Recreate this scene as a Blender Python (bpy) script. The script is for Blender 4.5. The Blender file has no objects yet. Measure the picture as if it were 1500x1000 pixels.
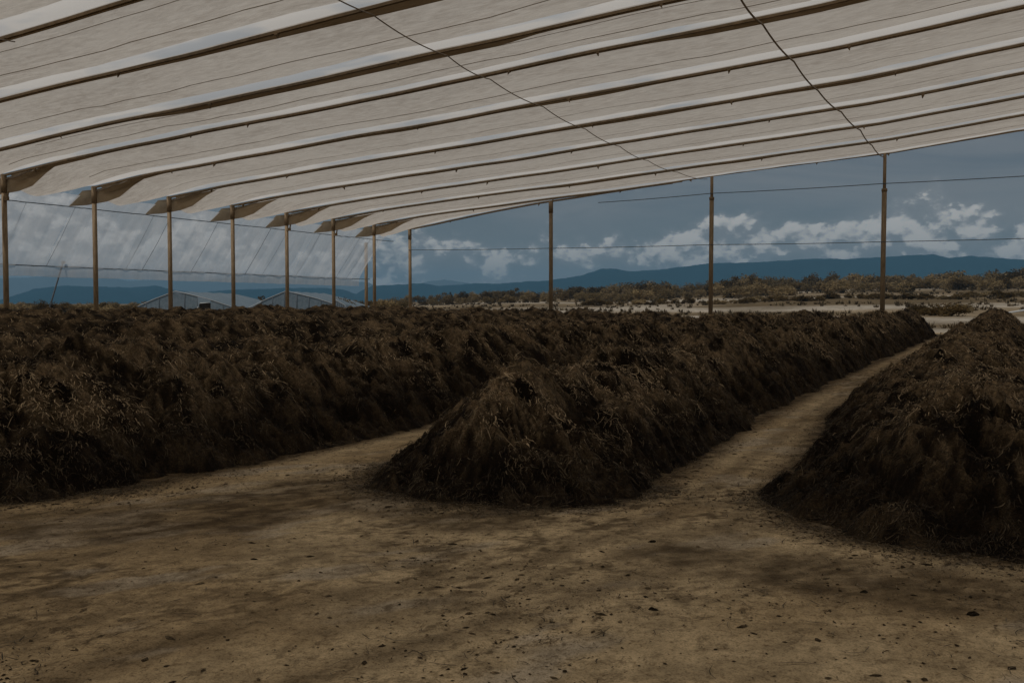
import bpy, math, random
import numpy as np
from math import radians, pi, sin, cos

sc = bpy.context.scene
R = random.Random(7)
NP = np.random.RandomState(11)

# ------------------------------------------------------------------ camera
H = 1.65
F = 1400.0                       # focal length in photograph pixels (1500 wide)
YAW = math.atan((1430 - 750) / F)
PITCH = math.atan((500 - 446) / F)
cam_d = bpy.data.cameras.new('camera')
cam = bpy.data.objects.new('camera', cam_d)
sc.collection.objects.link(cam)
cam.location = (0, 0, H)
cam.rotation_euler = (radians(90) - PITCH, 0, YAW)
cam_d.sensor_width = 36
cam_d.lens = 36 * F / 1500
cam_d.clip_start = 0.05
cam_d.clip_end = 40000
sc.camera = cam
sc.render.resolution_x = 1024
sc.render.resolution_y = 682

# ------------------------------------------------------------------ exposure
sc.view_settings.view_transform = 'Standard'
sc.view_settings.look = 'None'
sc.view_settings.gamma = 1
sc.view_settings.use_curve_mapping = False
sc.view_settings.exposure = -1.5
sc.cycles.max_bounces = 10
sc.cycles.diffuse_bounces = 5
sc.cycles.transparent_max_bounces = 16
sc.cycles.transmission_bounces = 8
sc.cycles.volume_bounces = 0

# ------------------------------------------------------------------ sun
SUN_EL = radians(60)
SUN_AZ = radians(205)            # where the sun stands, clockwise from +Y (behind the camera, a little left)
sun_d = bpy.data.lights.new('sun', 'SUN')
sun = bpy.data.objects.new('sun', sun_d)
sc.collection.objects.link(sun)
sun_d.energy = 4.6
sun_d.angle = radians(0.6)
sun_d.color = (1.0, 0.94, 0.86)
sun.rotation_euler = (radians(90) - SUN_EL, 0, pi - SUN_AZ)

# ------------------------------------------------------------------ sky
W = bpy.data.worlds.new('World')
sc.world = W
W.use_nodes = True


SKY_SEED = 7.1


def build_world():
    nt = W.node_tree
    nt.nodes.clear()
    N = nt.nodes.new
    L = nt.links.new

    def math_(op, a, b=None, c=None):
        n = N('ShaderNodeMath'); n.operation = op
        for i, v in enumerate((a, b, c)):
            if v is None: continue
            if isinstance(v, (int, float)): n.inputs[i].default_value = v
            else: L(v, n.inputs[i])
        return n.outputs[0]

    def mapr(v, a, b, c=0.0, d=1.0, smooth=True):
        n = N('ShaderNodeMapRange')
        n.interpolation_type = 'SMOOTHSTEP' if smooth else 'LINEAR'
        L(v, n.inputs[0])
        for i, q in enumerate((a, b, c, d)): n.inputs[i + 1].default_value = q
        return n.outputs[0]

    def mix(f, a, b):
        n = N('ShaderNodeMix'); n.data_type = 'RGBA'
        if isinstance(f, float): n.inputs[0].default_value = f
        else: L(f, n.inputs[0])
        for s, v in ((6, a), (7, b)):
            if isinstance(v, tuple): n.inputs[s].default_value = (*v, 1)
            else: L(v, n.inputs[s])
        return n.outputs[2]

    out = N('ShaderNodeOutputWorld')
    bg = N('ShaderNodeBackground')
    bg.inputs[1].default_value = 0.078
    sky = N('ShaderNodeTexSky')
    sky.sky_type = 'NISHITA'
    sky.sun_disc = False
    sky.sun_elevation = SUN_EL
    sky.sun_rotation = SUN_AZ
    sky.altitude = 1500
    sky.air_density = 1.0
    sky.dust_density = 0.6
    tc = N('ShaderNodeTexCoord')
    sep = N('ShaderNodeSeparateXYZ')
    L(tc.outputs['Generated'], sep.inputs[0])
    x, y, z = sep.outputs
    az = math_('ARCTAN2', x, y)
    el = math_('ARCSINE', z)

    def vec(a, b, c):
        n = N('ShaderNodeCombineXYZ')
        for i, v in enumerate((a, b, c)):
            if isinstance(v, (int, float)): n.inputs[i].default_value = v
            else: L(v, n.inputs[i])
        return n.outputs[0]

    def noise(v, scale, detail, rough, lac=2.0, dist=0.0):
        n = N('ShaderNodeTexNoise'); n.noise_dimensions = '3D'
        L(v, n.inputs['Vector'])
        n.inputs['Scale'].default_value = scale
        n.inputs['Detail'].default_value = detail
        n.inputs['Roughness'].default_value = rough
        n.inputs['Lacunarity'].default_value = lac
        n.inputs['Distortion'].default_value = dist
        return n.outputs[0]

    # directions on a cylinder so the pattern has no seam behind the camera
    ca = math_('SINE', az); sa = math_('COSINE', az)
    e2 = math_('MULTIPLY', el, 1.55)
    p = vec(ca, sa, e2)
    e3 = math_('MULTIPLY', math_('ADD', el, 0.010), 1.55)
    p_up = vec(ca, sa, e3)
    n1 = noise(p, 17.0, 6.0, 0.60)
    n1u = noise(p_up, 17.0, 4.0, 0.60)
    big = noise(vec(math_('ADD', ca, SKY_SEED), sa, e2), 3.1, 2.0, 0.5)
    # a bank of heaped clouds low above the hills, its top edge wandering
    topel = math_('ADD', 0.078, math_('MULTIPLY', math_('SUBTRACT', big, 0.45), 0.17))
    inside = mapr(math_('SUBTRACT', topel, el), -0.022, 0.018)
    below = mapr(el, 0.026, 0.050, 0.58, 1.0)
    dens = math_('MULTIPLY', math_('MULTIPLY', inside, below), 1.0)
    def puffs(v, warp):
        w = N('ShaderNodeVectorMath'); w.operation = 'ADD'
        L(v, w.inputs[0])
        L(math_('MULTIPLY', warp, 0.05), w.inputs[1])
        r = None
        for sc_, am in ((50.0, 1.0), (120.0, 0.55)):
            n = N('ShaderNodeTexVoronoi'); n.feature = 'F1'
            n.inputs['Scale'].default_value = sc_
            L(w.outputs[0], n.inputs['Vector'])
            t = math_('MULTIPLY', math_('SUBTRACT', 0.42, n.outputs['Distance']), am)
            r = t if r is None else math_('ADD', r, t)
        return r

    b1 = puffs(p, n1); b1u = puffs(p_up, n1u)
    nn = math_('ADD', 0.5, math_('MULTIPLY', math_('SUBTRACT', n1, 0.5), 1.5))
    dens_v = math_('ADD', math_('ADD', nn, math_('MULTIPLY', b1, 0.20)), math_('MULTIPLY', math_('SUBTRACT', dens, 1.0), 0.46))
    cum = mapr(dens_v, 0.345, 0.48, 0.0, 0.92)
    lit = mapr(math_('ADD', math_('MULTIPLY', math_('SUBTRACT', n1, n1u), 1.3), math_('MULTIPLY', math_('SUBTRACT', b1, b1u), 0.16)), -0.13, 0.11)
    # thin high veil
    veil_p = vec(math_('MULTIPLY', ca, 1.0), sa, math_('MULTIPLY', el, 5.0))
    vn = noise(veil_p, 3.4, 6.0, 0.6, dist=0.6)
    veil = mapr(vn, 0.36, 0.66, 0.0, 0.6)
    hor = mapr(el, 0.01, 0.10, 0.85, 0.0)
    sky_soft = mix(hor, sky.outputs[0], (7.2, 7.7, 8.2))
    sky_g = mix(0.5, sky_soft, (5.6, 5.8, 5.8))
    sky_v = mix(veil, sky_g, (8.0, 8.2, 8.4))
    ccol = mix(lit, (7.0, 7.4, 7.8), (20.0, 19.4, 18.4))
    soft = mapr(dens_v, 0.20, 0.44, 0.0, 0.5)
    sky_v = mix(soft, sky_v, (9.2, 9.5, 9.8))
    col = mix(cum, sky_v, ccol)
    L(col, bg.inputs[0])
    L(bg.outputs[0], out.inputs[0])


build_world()

# ------------------------------------------------------------------ geometry of view (used to survey the place)
_cy, _sy, _cp, _sp = cos(YAW), sin(YAW), cos(PITCH), sin(PITCH)


def ray(x, y):
    a = (x - 750) / F
    b = -(y - 500) / F
    fwd = _cp + _sp * b
    up = -_sp + _cp * b
    return np.array([a * _cy - fwd * _sy, a * _sy + fwd * _cy, up])


def at_depth(x, d):
    """ground position seen at picture column x, d metres along the view"""
    a = (x - 750) / F
    return (d * (a * _cy - _sy), d * (a * _sy + _cy))


# ------------------------------------------------------------------ noise in numpy
def _hash(ix, iy, iz):
    h = (ix.astype(np.int64) * 374761393 + iy.astype(np.int64) * 668265263 + iz.astype(np.int64) * 2147483647) & 0xffffffff
    h = ((h ^ (h >> 13)) * 1274126177) & 0xffffffff
    h = h ^ (h >> 16)
    return (h & 0xffff) / 65535.0


def vnoise(x, y, z=0.0):
    x = np.asarray(x, float); y = np.asarray(y, float)
    z = np.zeros_like(x) + z
    x, y, z = np.broadcast_arrays(x, y, z)
    ix, iy, iz = np.floor(x), np.floor(y), np.floor(z)
    fx, fy, fz = x - ix, y - iy, z - iz
    fx = fx * fx * (3 - 2 * fx); fy = fy * fy * (3 - 2 * fy); fz = fz * fz * (3 - 2 * fz)
    r = 0
    for dx in (0, 1):
        for dy in (0, 1):
            for dz in (0, 1):
                w = (fx if dx else 1 - fx) * (fy if dy else 1 - fy) * (fz if dz else 1 - fz)
                r = r + w * _hash(ix + dx, iy + dy, iz + dz)
    return r


def fbm(x, y, z=0.0, o=4, g=0.5):
    r, a, s = 0, 1.0, 0
    for i in range(o):
        r = r + a * vnoise(x * 2 ** i + 17.3 * i, y * 2 ** i - 9.1 * i, z * 2 ** i if np.isscalar(z) else z * 2 ** i)
        s += a; a *= g
    return r / s


def sstep(a, b, x):
    t = np.clip((x - a) / (b - a), 0, 1)
    return t * t * (3 - 2 * t)


# ------------------------------------------------------------------ object helpers
def link(o, parent=None):
    sc.collection.objects.link(o)
    if parent is not None: o.parent = parent
    return o


def make_mesh(name, V, Fc, mat=None, smooth=True, col=None):
    V = np.asarray(V, np.float32).reshape(-1, 3)
    me = bpy.data.meshes.new(name)
    if isinstance(Fc, np.ndarray):
        k = Fc.shape[1]; n = Fc.shape[0]
        me.vertices.add(len(V)); me.vertices.foreach_set('co', V.ravel())
        me.loops.add(n * k); me.loops.foreach_set('vertex_index', Fc.astype(np.int32).ravel())
        me.polygons.add(n); me.polygons.foreach_set('loop_start', np.arange(n, dtype=np.int32) * k)
        me.update(calc_edges=True)
    else:
        me.from_pydata([tuple(map(float, v)) for v in V], [], Fc)
    if smooth:
        me.polygons.foreach_set('use_smooth', np.ones(len(me.polygons), bool))
    if col is not None:
        at = me.color_attributes.new('tint', 'FLOAT_COLOR', 'POINT')
        c = np.ones((len(V), 4), np.float32); c[:, :3] = col
        at.data.foreach_set('color', c.ravel())
    if mat: me.materials.append(mat)
    return me


def obj(name, me, parent=None):
    return link(bpy.data.objects.new(name, me), parent)


def empty(name, loc=(0, 0, 0), rz=0.0):
    o = bpy.data.objects.new(name, None)
    o.location = loc; o.rotation_euler = (0, 0, rz)
    o.empty_display_size = 0.3
    return link(o)


def tag(o, label=None, cat=None, group=None, kind=None):
    if label: o['label'] = label
    if cat: o['category'] = cat
    if group: o['group'] = group
    if kind: o['kind'] = kind
    return o


def grid_faces(nu, nv):
    i = np.arange(nu - 1)[:, None]; j = np.arange(nv - 1)[None, :]
    a = i * nv + j
    return np.stack([a, a + nv, a + nv + 1, a + 1], -1).reshape(-1, 4)


class MB:
    """collects simple shapes into one mesh"""
    def __init__(s): s.v = []; s.f = []

    def box(s, c, d, bev=0.0):
        cx, cy, cz = c; dx, dy, dz = (q / 2 for q in d)
        b = len(s.v)
        for z in (-dz, dz):
            for x, y in ((-dx, -dy), (dx, -dy), (dx, dy), (-dx, dy)):
                s.v.append((cx + x, cy + y, cz + z))
        s.f += [tuple(b + i for i in q) for q in ((3, 2, 1, 0), (4, 5, 6, 7), (0, 1, 5, 4), (1, 2, 6, 5), (2, 3, 7, 6), (3, 0, 4, 7))]

    def tube(s, pts, r, n=8, cap=True):
        P = [np.array(p, float) for p in pts]
        rs = r if isinstance(r, (list, tuple)) else [r] * len(P)
        b = len(s.v)
        for i, p in enumerate(P):
            d = P[min(i + 1, len(P) - 1)] - P[max(i - 1, 0)]
            d /= np.linalg.norm(d) + 1e-9
            ref = np.array([0, 0, 1.0]) if abs(d[2]) < 0.9 else np.array([1.0, 0, 0])
            u = np.cross(d, ref); u /= np.linalg.norm(u)
            w = np.cross(d, u)
            for k in range(n):
                a = 2 * pi * k / n
                s.v.append(tuple(p + rs[i] * (cos(a) * u + sin(a) * w)))
        for i in range(len(P) - 1):
            for k in range(n):
                k2 = (k + 1) % n
                s.f.append((b + i * n + k, b + i * n + k2, b + (i + 1) * n + k2, b + (i + 1) * n + k))
        if cap:
            s.f.append(tuple(b + k for k in range(n))[::-1])
            e = b + (len(P) - 1) * n
            s.f.append(tuple(e + k for k in range(n)))

    def mesh(s, name, mat, smooth=False):
        return make_mesh(name, s.v, s.f, mat, smooth)

    def build(s, name, mat, parent=None, smooth=False):
        return obj(name, s.mesh(name, mat, smooth), parent)


# ------------------------------------------------------------------ materials
class Mat:
    def __init__(s, name):
        s.m = bpy.data.materials.new(name); s.m.use_nodes = True
        s.nt = s.m.node_tree; s.nt.nodes.clear()
        s.out = s.nt.nodes.new('ShaderNodeOutputMaterial')

    def N(s, t, **kw):
        n = s.nt.nodes.new(t)
        for k, v in kw.items(): setattr(n, k, v)
        return n

    def L(s, a, b): s.nt.links.new(a, b)

    def coords(s, kind='Object', scale=(1, 1, 1)):
        tc = s.N('ShaderNodeTexCoord'); mp = s.N('ShaderNodeMapping')
        mp.inputs['Scale'].default_value = scale
        if kind == 'World':
            g = s.N('ShaderNodeNewGeometry'); s.L(g.outputs['Position'], mp.inputs[0])
        else: s.L(tc.outputs[kind], mp.inputs[0])
        return mp.outputs[0]

    def noise(s, v, scale, detail=4, rough=0.55, dist=0.0):
        n = s.N('ShaderNodeTexNoise')
        s.L(v, n.inputs['Vector'])
        n.inputs['Scale'].default_value = scale; n.inputs['Detail'].default_value = detail
        n.inputs['Roughness'].default_value = rough; n.inputs['Distortion'].default_value = dist
        return n.outputs[0]

    def ramp(s, v, stops):
        r = s.N('ShaderNodeValToRGB'); s.L(v, r.inputs[0])
        el = r.color_ramp.elements
        while len(el) < len(stops): el.new(0.5)
        for e, (p, c) in zip(el, stops):
            e.position = p; e.color = (*c, 1) if len(c) == 3 else c
        return r.outputs[0]

    def mix(s, f, a, b, mode='MIX'):
        n = s.N('ShaderNodeMix', data_type='RGBA', blend_type=mode)
        if isinstance(f, (int, float)): n.inputs[0].default_value = f
        else: s.L(f, n.inputs[0])
        for i, v in ((6, a), (7, b)):
            if isinstance(v, tuple): n.inputs[i].default_value = (*v, 1)
            else: s.L(v, n.inputs[i])
        return n.outputs[2]

    def bump(s, h, strength=0.3, dist=0.02):
        b = s.N('ShaderNodeBump')
        b.inputs['Strength'].default_value = strength; b.inputs['Distance'].default_value = dist
        s.L(h, b.inputs['Height'])
        return b.outputs[0]

    def principled(s, color, rough=0.8, normal=None, spec=0.3, metal=0.0):
        p = s.N('ShaderNodeBsdfPrincipled')
        if isinstance(color, tuple): p.inputs['Base Color'].default_value = (*color, 1)
        else: s.L(color, p.inputs['Base Color'])
        if isinstance(rough, (int, float)): p.inputs['Roughness'].default_value = rough
        else: s.L(rough, p.inputs['Roughness'])
        p.inputs['Specular IOR Level'].default_value = spec
        p.inputs['Metallic'].default_value = metal
        if normal is not None: s.L(normal, p.inputs['Normal'])
        return p.outputs[0]

    def done(s, sh):
        s.L(sh, s.out.inputs['Surface']); return s.m


def cloth_material(name, dark, light, trans, clear=0.0):
    """woven translucent sheet: diffuse on the lit side, glowing through on the other"""
    m = Mat(name)
    v = m.coords('World', (0.25, 1.0, 1.0))
    n1 = m.noise(v, 0.9, 5, 0.6)
    n2 = m.noise(m.coords('World', (0.9, 3.0, 1.0)), 2.2, 5, 0.65, 0.4)
    c = m.mix(m.ramp(n2, [(0.35, (0, 0, 0)), (0.7, (1, 1, 1))]), dark, light)
    c = m.mix(m.ramp(n1, [(0.4, (0, 0, 0)), (0.62, (0.5, 0.5, 0.5))]), c, light)
    d = m.N('ShaderNodeBsdfDiffuse'); m.L(c, d.inputs[0])
    t = m.N('ShaderNodeBsdfTranslucent'); m.L(c, t.inputs[0])
    bn = m.bump(n2, 0.5, 0.06)
    m.L(bn, d.inputs['Normal']); m.L(bn, t.inputs['Normal'])
    mx = m.N('ShaderNodeMixShader'); mx.inputs[0].default_value = trans
    m.L(d.outputs[0], mx.inputs[1]); m.L(t.outputs[0], mx.inputs[2])
    sh = mx.outputs[0]
    if clear > 0:
        tr = m.N('ShaderNodeBsdfTransparent')
        m2 = m.N('ShaderNodeMixShader'); m2.inputs[0].default_value = clear
        m.L(sh, m2.inputs[1]); m.L(tr.outputs[0], m2.inputs[2]); sh = m2.outputs[0]
    return m.done(sh)


MT = {}
MT['cloth'] = cloth_material('roof cloth', (0.57, 0.51, 0.445), (0.80, 0.745, 0.67), 0.66)
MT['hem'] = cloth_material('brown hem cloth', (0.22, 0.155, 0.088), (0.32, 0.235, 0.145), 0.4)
MT['gore'] = cloth_material('shaded gore cloth', (0.38, 0.29, 0.19), (0.50, 0.40, 0.28), 0.5)  # browner copy of the roof cloth, its shade put into the colour


def strip_material():
    m = Mat('clear strip film')
    v = m.coords('World', (0.16, 0.3, 0.3))
    n = m.noise(v, 1.5, 3, 0.6)
    f = m.ramp(n, [(0.45, (0.0, 0.0, 0.0)), (0.6, (1.0, 1.0, 1.0))])
    c = m.mix(f, (0.84, 0.81, 0.77), (0.60, 0.63, 0.66))
    t = m.N('ShaderNodeBsdfTranslucent'); m.L(c, t.inputs[0])
    d = m.N('ShaderNodeBsdfDiffuse'); m.L(c, d.inputs[0])
    a = m.N('ShaderNodeMixShader'); a.inputs[0].default_value = 0.80
    m.L(d.outputs[0], a.inputs[1]); m.L(t.outputs[0], a.inputs[2])
    return m.done(a.outputs[0])


MT['strip'] = strip_material()


def film_material():
    m = Mat('side wall film')
    v = m.coords('World', (1, 1, 0.35))
    n = m.noise(v, 1.1, 5, 0.6)
    t = m.N('ShaderNodeBsdfTranslucent'); t.inputs[0].default_value = (0.80, 0.82, 0.84, 1)
    d = m.N('ShaderNodeBsdfDiffuse'); d.inputs[0].default_value = (0.7, 0.72, 0.75, 1)
    a = m.N('ShaderNodeMixShader'); a.inputs[0].default_value = 0.7
    m.L(d.outputs[0], a.inputs[1]); m.L(t.outputs[0], a.inputs[2])
    tr = m.N('ShaderNodeBsdfTransparent'); tr.inputs[0].default_value = (0.93, 0.95, 0.97, 1)
    b = m.N('ShaderNodeMixShader')
    m.L(m.ramp(n, [(0.3, (0.38, 0.38, 0.38)), (0.7, (0.60, 0.60, 0.60))]), b.inputs[0])
    m.L(a.outputs[0], b.inputs[1]); m.L(tr.outputs[0], b.inputs[2])
    return m.done(b.outputs[0])


MT['film'] = film_material()


def simple(name, c0, c1, scale=8, rough=0.75, bump=0.2, stretch=(1, 1, 1), spec=0.3, metal=0.0):
    m = Mat(name)
    v = m.coords('World', stretch)
    n = m.noise(v, scale, 6, 0.65)
    c = m.ramp(n, [(0.3, c0), (0.7, c1)])
    return m.done(m.principled(c, rough, m.bump(n, bump, 0.02), spec, metal))


MT['rafter'] = simple('weathered brown rafter', (0.17, 0.118, 0.066), (0.30, 0.21, 0.125), 5, 0.8, 0.3)
MT['post'] = simple('rusty brown post', (0.20, 0.138, 0.078), (0.38, 0.275, 0.17), 4, 0.7, 0.3, (3, 3, 0.7))
MT['cord'] = simple('grey brown cord', (0.26, 0.21, 0.16), (0.36, 0.30, 0.24), 20, 0.9)
MT['wire'] = simple('galvanised wire', (0.09, 0.11, 0.13), (0.16, 0.18, 0.20), 10, 0.6)
MT['seam'] = simple('grey seam', (0.44, 0.40, 0.36), (0.55, 0.50, 0.45), 10, 0.9)
MT['pipe'] = simple('pale painted pipe', (0.42, 0.44, 0.45), (0.62, 0.63, 0.62), 10, 0.5)
MT['dark'] = simple('doorway shade', (0.03, 0.02, 0.012), (0.06, 0.04, 0.025), 6)  # dark colour standing for the shade inside an open doorway
MT['tent'] = cloth_material('blue grey tunnel film', (0.24, 0.32, 0.38), (0.38, 0.46, 0.52), 0.4)


def tint_material(name, rough=0.85, bump_scale=40, bump=0.3, spec=0.2):
    m = Mat(name)
    a = m.N('ShaderNodeAttribute', attribute_name='tint')
    n = m.noise(m.coords('World'), bump_scale, 4, 0.6)
    c = m.mix(1.0, a.outputs[0], m.ramp(n, [(0.25, (0.6, 0.6, 0.6)), (0.75, (1.25, 1.25, 1.25))]), 'MULTIPLY')
    return m.done(m.principled(c, rough, m.bump(n, bump, 0.02), spec))


def heap_material():
    m = Mat('damp bagasse')
    a = m.N('ShaderNodeAttribute', attribute_name='tint')
    n = m.noise(m.coords('World'), 16, 6, 0.7)
    f = m.noise(m.coords('World', (1.0, 2.6, 1.6)), 34, 5, 0.7, 1.2)
    c = m.mix(1.0, a.outputs[0], m.ramp(n, [(0.30, (0.35, 0.33, 0.30)), (0.50, (0.95, 0.95, 0.95)), (0.72, (1.5, 1.5, 1.5))]), 'MULTIPLY')
    c = m.mix(1.0, c, m.ramp(f, [(0.34, (0.40, 0.38, 0.35)), (0.52, (0.95, 0.95, 0.95)), (0.66, (1.9, 1.85, 1.75))]), 'MULTIPLY')
    return m.done(m.principled(c, 0.9, m.bump(m.mix(0.5, n, f), 1.0, 0.03), 0.15))


MT['heap'] = heap_material()
MT['fibre'] = tint_material('bagasse fibre', 0.8, 30, 0.0, 0.25)


def floor_material():
    m = Mat('trodden dirt')
    a = m.N('ShaderNodeAttribute', attribute_name='tint')
    v = m.coords('World')
    n1 = m.noise(v, 3.0, 8, 0.7)
    n2 = m.noise(v, 26, 6, 0.7)
    n3 = m.noise(v, 90, 3, 0.6)
    c = m.mix(1.0, a.outputs[0], m.ramp(n1, [(0.3, (0.70, 0.68, 0.64)), (0.68, (1.16, 1.14, 1.10))]), 'MULTIPLY')
    c = m.mix(1.0, c, m.ramp(n2, [(0.28, (0.38, 0.33, 0.26)), (0.45, (0.95, 0.95, 0.95)), (0.75, (1.25, 1.25, 1.25))]), 'MULTIPLY')
    c = m.mix(1.0, c, m.ramp(n3, [(0.30, (0.55, 0.52, 0.47)), (0.48, (1, 1, 1)), (0.75, (1.15, 1.15, 1.15))]), 'MULTIPLY')
    big = m.noise(v, 0.55, 4, 0.6)
    fl = m.noise(m.coords('World', (1.0, 0.6, 1.0)), 9.5, 9, 0.78)
    sp = m.noise(v, 30, 6, 0.75)
    area = m.ramp(big, [(0.36, (0.15, 0.15, 0.15)), (0.62, (1, 1, 1))])
    k1 = m.mix(1.0, area, m.ramp(fl, [(0.535, (0, 0, 0)), (0.61, (0.85, 0.85, 0.85))]), 'MULTIPLY')
    k2 = m.mix(1.0, area, m.ramp(sp, [(0.60, (0, 0, 0)), (0.66, (0.9, 0.9, 0.9))]), 'MULTIPLY')
    c = m.mix(k1, c, (0.115, 0.078, 0.040))
    c = m.mix(k2, c, (0.070, 0.046, 0.023))
    h = m.mix(0.5, n2, n3)
    return m.done(m.principled(c, 0.92, m.bump(h, 0.8, 0.025), 0.15))


MT['floor'] = floor_material()


def terrain_material():
    m = Mat('dry open ground')
    a = m.N('ShaderNodeAttribute', attribute_name='tint')
    v = m.coords('World')
    n1 = m.noise(v, 0.12, 6, 0.65)
    n2 = m.noise(v, 1.3, 6, 0.7)
    c = m.mix(1.0, a.outputs[0], m.ramp(n1, [(0.3, (0.7, 0.68, 0.64)), (0.7, (1.15, 1.13, 1.1))]), 'MULTIPLY')
    c = m.mix(1.0, c, m.ramp(n2, [(0.32, (0.6, 0.56, 0.5)), (0.6, (1.1, 1.1, 1.1))]), 'MULTIPLY')
    return m.done(m.principled(c, 0.95, m.bump(n2, 0.4, 0.1), 0.1))


MT['terrain'] = terrain_material()


def leaf_material(name, c0, c1):
    m = Mat(name)
    n = m.noise(m.coords('World'), 0.7, 4, 0.7)
    oi = m.N('ShaderNodeObjectInfo')
    c = m.ramp(n, [(0.3, c0), (0.7, c1)])
    hsv = m.N('ShaderNodeHueSaturation')
    m.L(c, hsv.inputs['Color'])
    mr = m.N('ShaderNodeMapRange'); m.L(oi.outputs['Random'], mr.inputs[0])
    mr.inputs[3].default_value = 0.65; mr.inputs[4].default_value = 1.4
    m.L(mr.outputs[0], hsv.inputs['Value'])
    d = m.N('ShaderNodeBsdfDiffuse'); m.L(hsv.outputs[0], d.inputs[0])
    t = m.N('ShaderNodeBsdfTranslucent'); m.L(hsv.outputs[0], t.inputs[0])
    a = m.N('ShaderNodeMixShader'); a.inputs[0].default_value = 0.25
    m.L(d.outputs[0], a.inputs[1]); m.L(t.outputs[0], a.inputs[2])
    return m.done(a.outputs[0])


MT['leaf'] = leaf_material('scrub foliage', (0.19, 0.138, 0.066), (0.31, 0.228, 0.118))
MT['leaf_dark'] = leaf_material('dark scrub foliage', (0.075, 0.049, 0.020), (0.16, 0.110, 0.048))
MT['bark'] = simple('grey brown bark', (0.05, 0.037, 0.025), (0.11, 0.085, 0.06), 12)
MT['hill'] = simple('wooded blue hills', (0.010, 0.045, 0.070), (0.016, 0.060, 0.090), 0.004, 0.95, 0.0, spec=0.0)  # part of the haze's blue is put into this base colour

MT['far_hill'] = simple('pale far hills', (0.10, 0.13, 0.15), (0.13, 0.16, 0.18), 0.003, 0.95, 0.0, spec=0.0)  # paleness of the distant haze partly put into this base colour

# ================================================================== THE SETTING
# ------------------------------------------------------------------ terrain: one sheet out to the hills
def ground_z(x, y):
    x = np.asarray(x, float); y = np.asarray(y, float)
    r = np.sqrt(x * x + y * y)
    a = np.degrees(np.arctan2(-x, y))            # degrees left of +Y; view spans about -2 .. 54
    slope = 0.0265 * (1 - sstep(4, 22, a)) + 0.013 * sstep(4, 22, a) * (1 - sstep(24, 36, a)) + 0.004 * sstep(24, 36, a)
    slope = np.where(a < -60, 0.004, slope)
    d = np.clip(r - 74, 0, None)
    d = np.where(d > 420, 420 + 80 * (1 - np.exp(-(d - 420) / 80)), d)
    z = slope * d
    z = z + sstep(75, 130, r) * (fbm(x * 0.03, y * 0.03, 0.0, 4) - 0.5) * 0.9
    z = np.where(r > 900, z * np.exp(-(r - 900) / 900.0), z)
    return z


def build_terrain():
    na = 900
    ang = np.linspace(-pi, pi, na, endpoint=False)
    rr = np.concatenate([[0.5], np.linspace(20, 60, 6), np.geomspace(64, 700, 150), np.geomspace(740, 7080, 40)])
    A, Rr = np.meshgrid(ang, rr, indexing='ij')
    X = -Rr * np.sin(A); Y = Rr * np.cos(A)
    Z = ground_z(X, Y) - 0.03
    V = np.stack([X, Y, Z], -1).reshape(-1, 3)
    nr = len(rr)
    i = np.arange(na)[:, None]; j = np.arange(nr - 1)[None, :]
    a = i * nr + j; b = ((i + 1) % na) * nr + j
    Fc = np.stack([a, a + 1, b + 1, b], -1).reshape(-1, 4)
    adeg = np.degrees(A)
    scrub = np.array([0.17, 0.125, 0.070]); pale = np.array([0.52, 0.465, 0.39]); sand = np.array([0.32, 0.25, 0.165])
    n = fbm(X * 0.045, Y * 0.045, 0.0, 5, 0.55)
    n2 = fbm(X * 0.012 + 5, Y * 0.03, 0.0, 4, 0.55)
    t = sstep(0.42, 0.62, n)[..., None]
    c = sand * t + scrub * (1 - t)
    # pale cart tracks and bare strips that run across the slope
    P = np.zeros_like(X)
    for base, wid, lo, hi, wob in ((315, 34, -12, 12.5, 14), (205, 9, -12, 16, 10), (128, 9, -10, 30, 8), (240, 22, 13, 32, 20), (150, 26, 16, 33, 12), (92, 7, -12, 20, 4)):
        rc = base + wob * np.sin(adeg * 0.22 + base) + (n2 - 0.5) * wob * 2.0
        m = np.exp(-((Rr - rc) / wid) ** 4) * sstep(lo - 2, lo + 2, adeg) * (1 - sstep(hi - 2, hi + 2, adeg))
        P = np.maximum(P, m * (0.45 + 0.55 * sstep(0.38, 0.55, n)))
    near = np.exp(-((Rr - 66) / 8) ** 4)
    P = np.maximum(P, near * 0.85)
    P = np.clip(P, 0, 1)[..., None]
    c = c * (1 - P) + pale * P
    far = sstep(500, 900, Rr)[..., None]
    c = c * (1 - far) + np.array([0.11, 0.095, 0.06]) * far
    o = obj('terrain', make_mesh('terrain', V, Fc, MT['terrain'], True, c.reshape(-1, 3)))
    tag(o, 'dry open ground with pale dirt tracks beyond the shed', kind='structure')


build_terrain()


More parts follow.
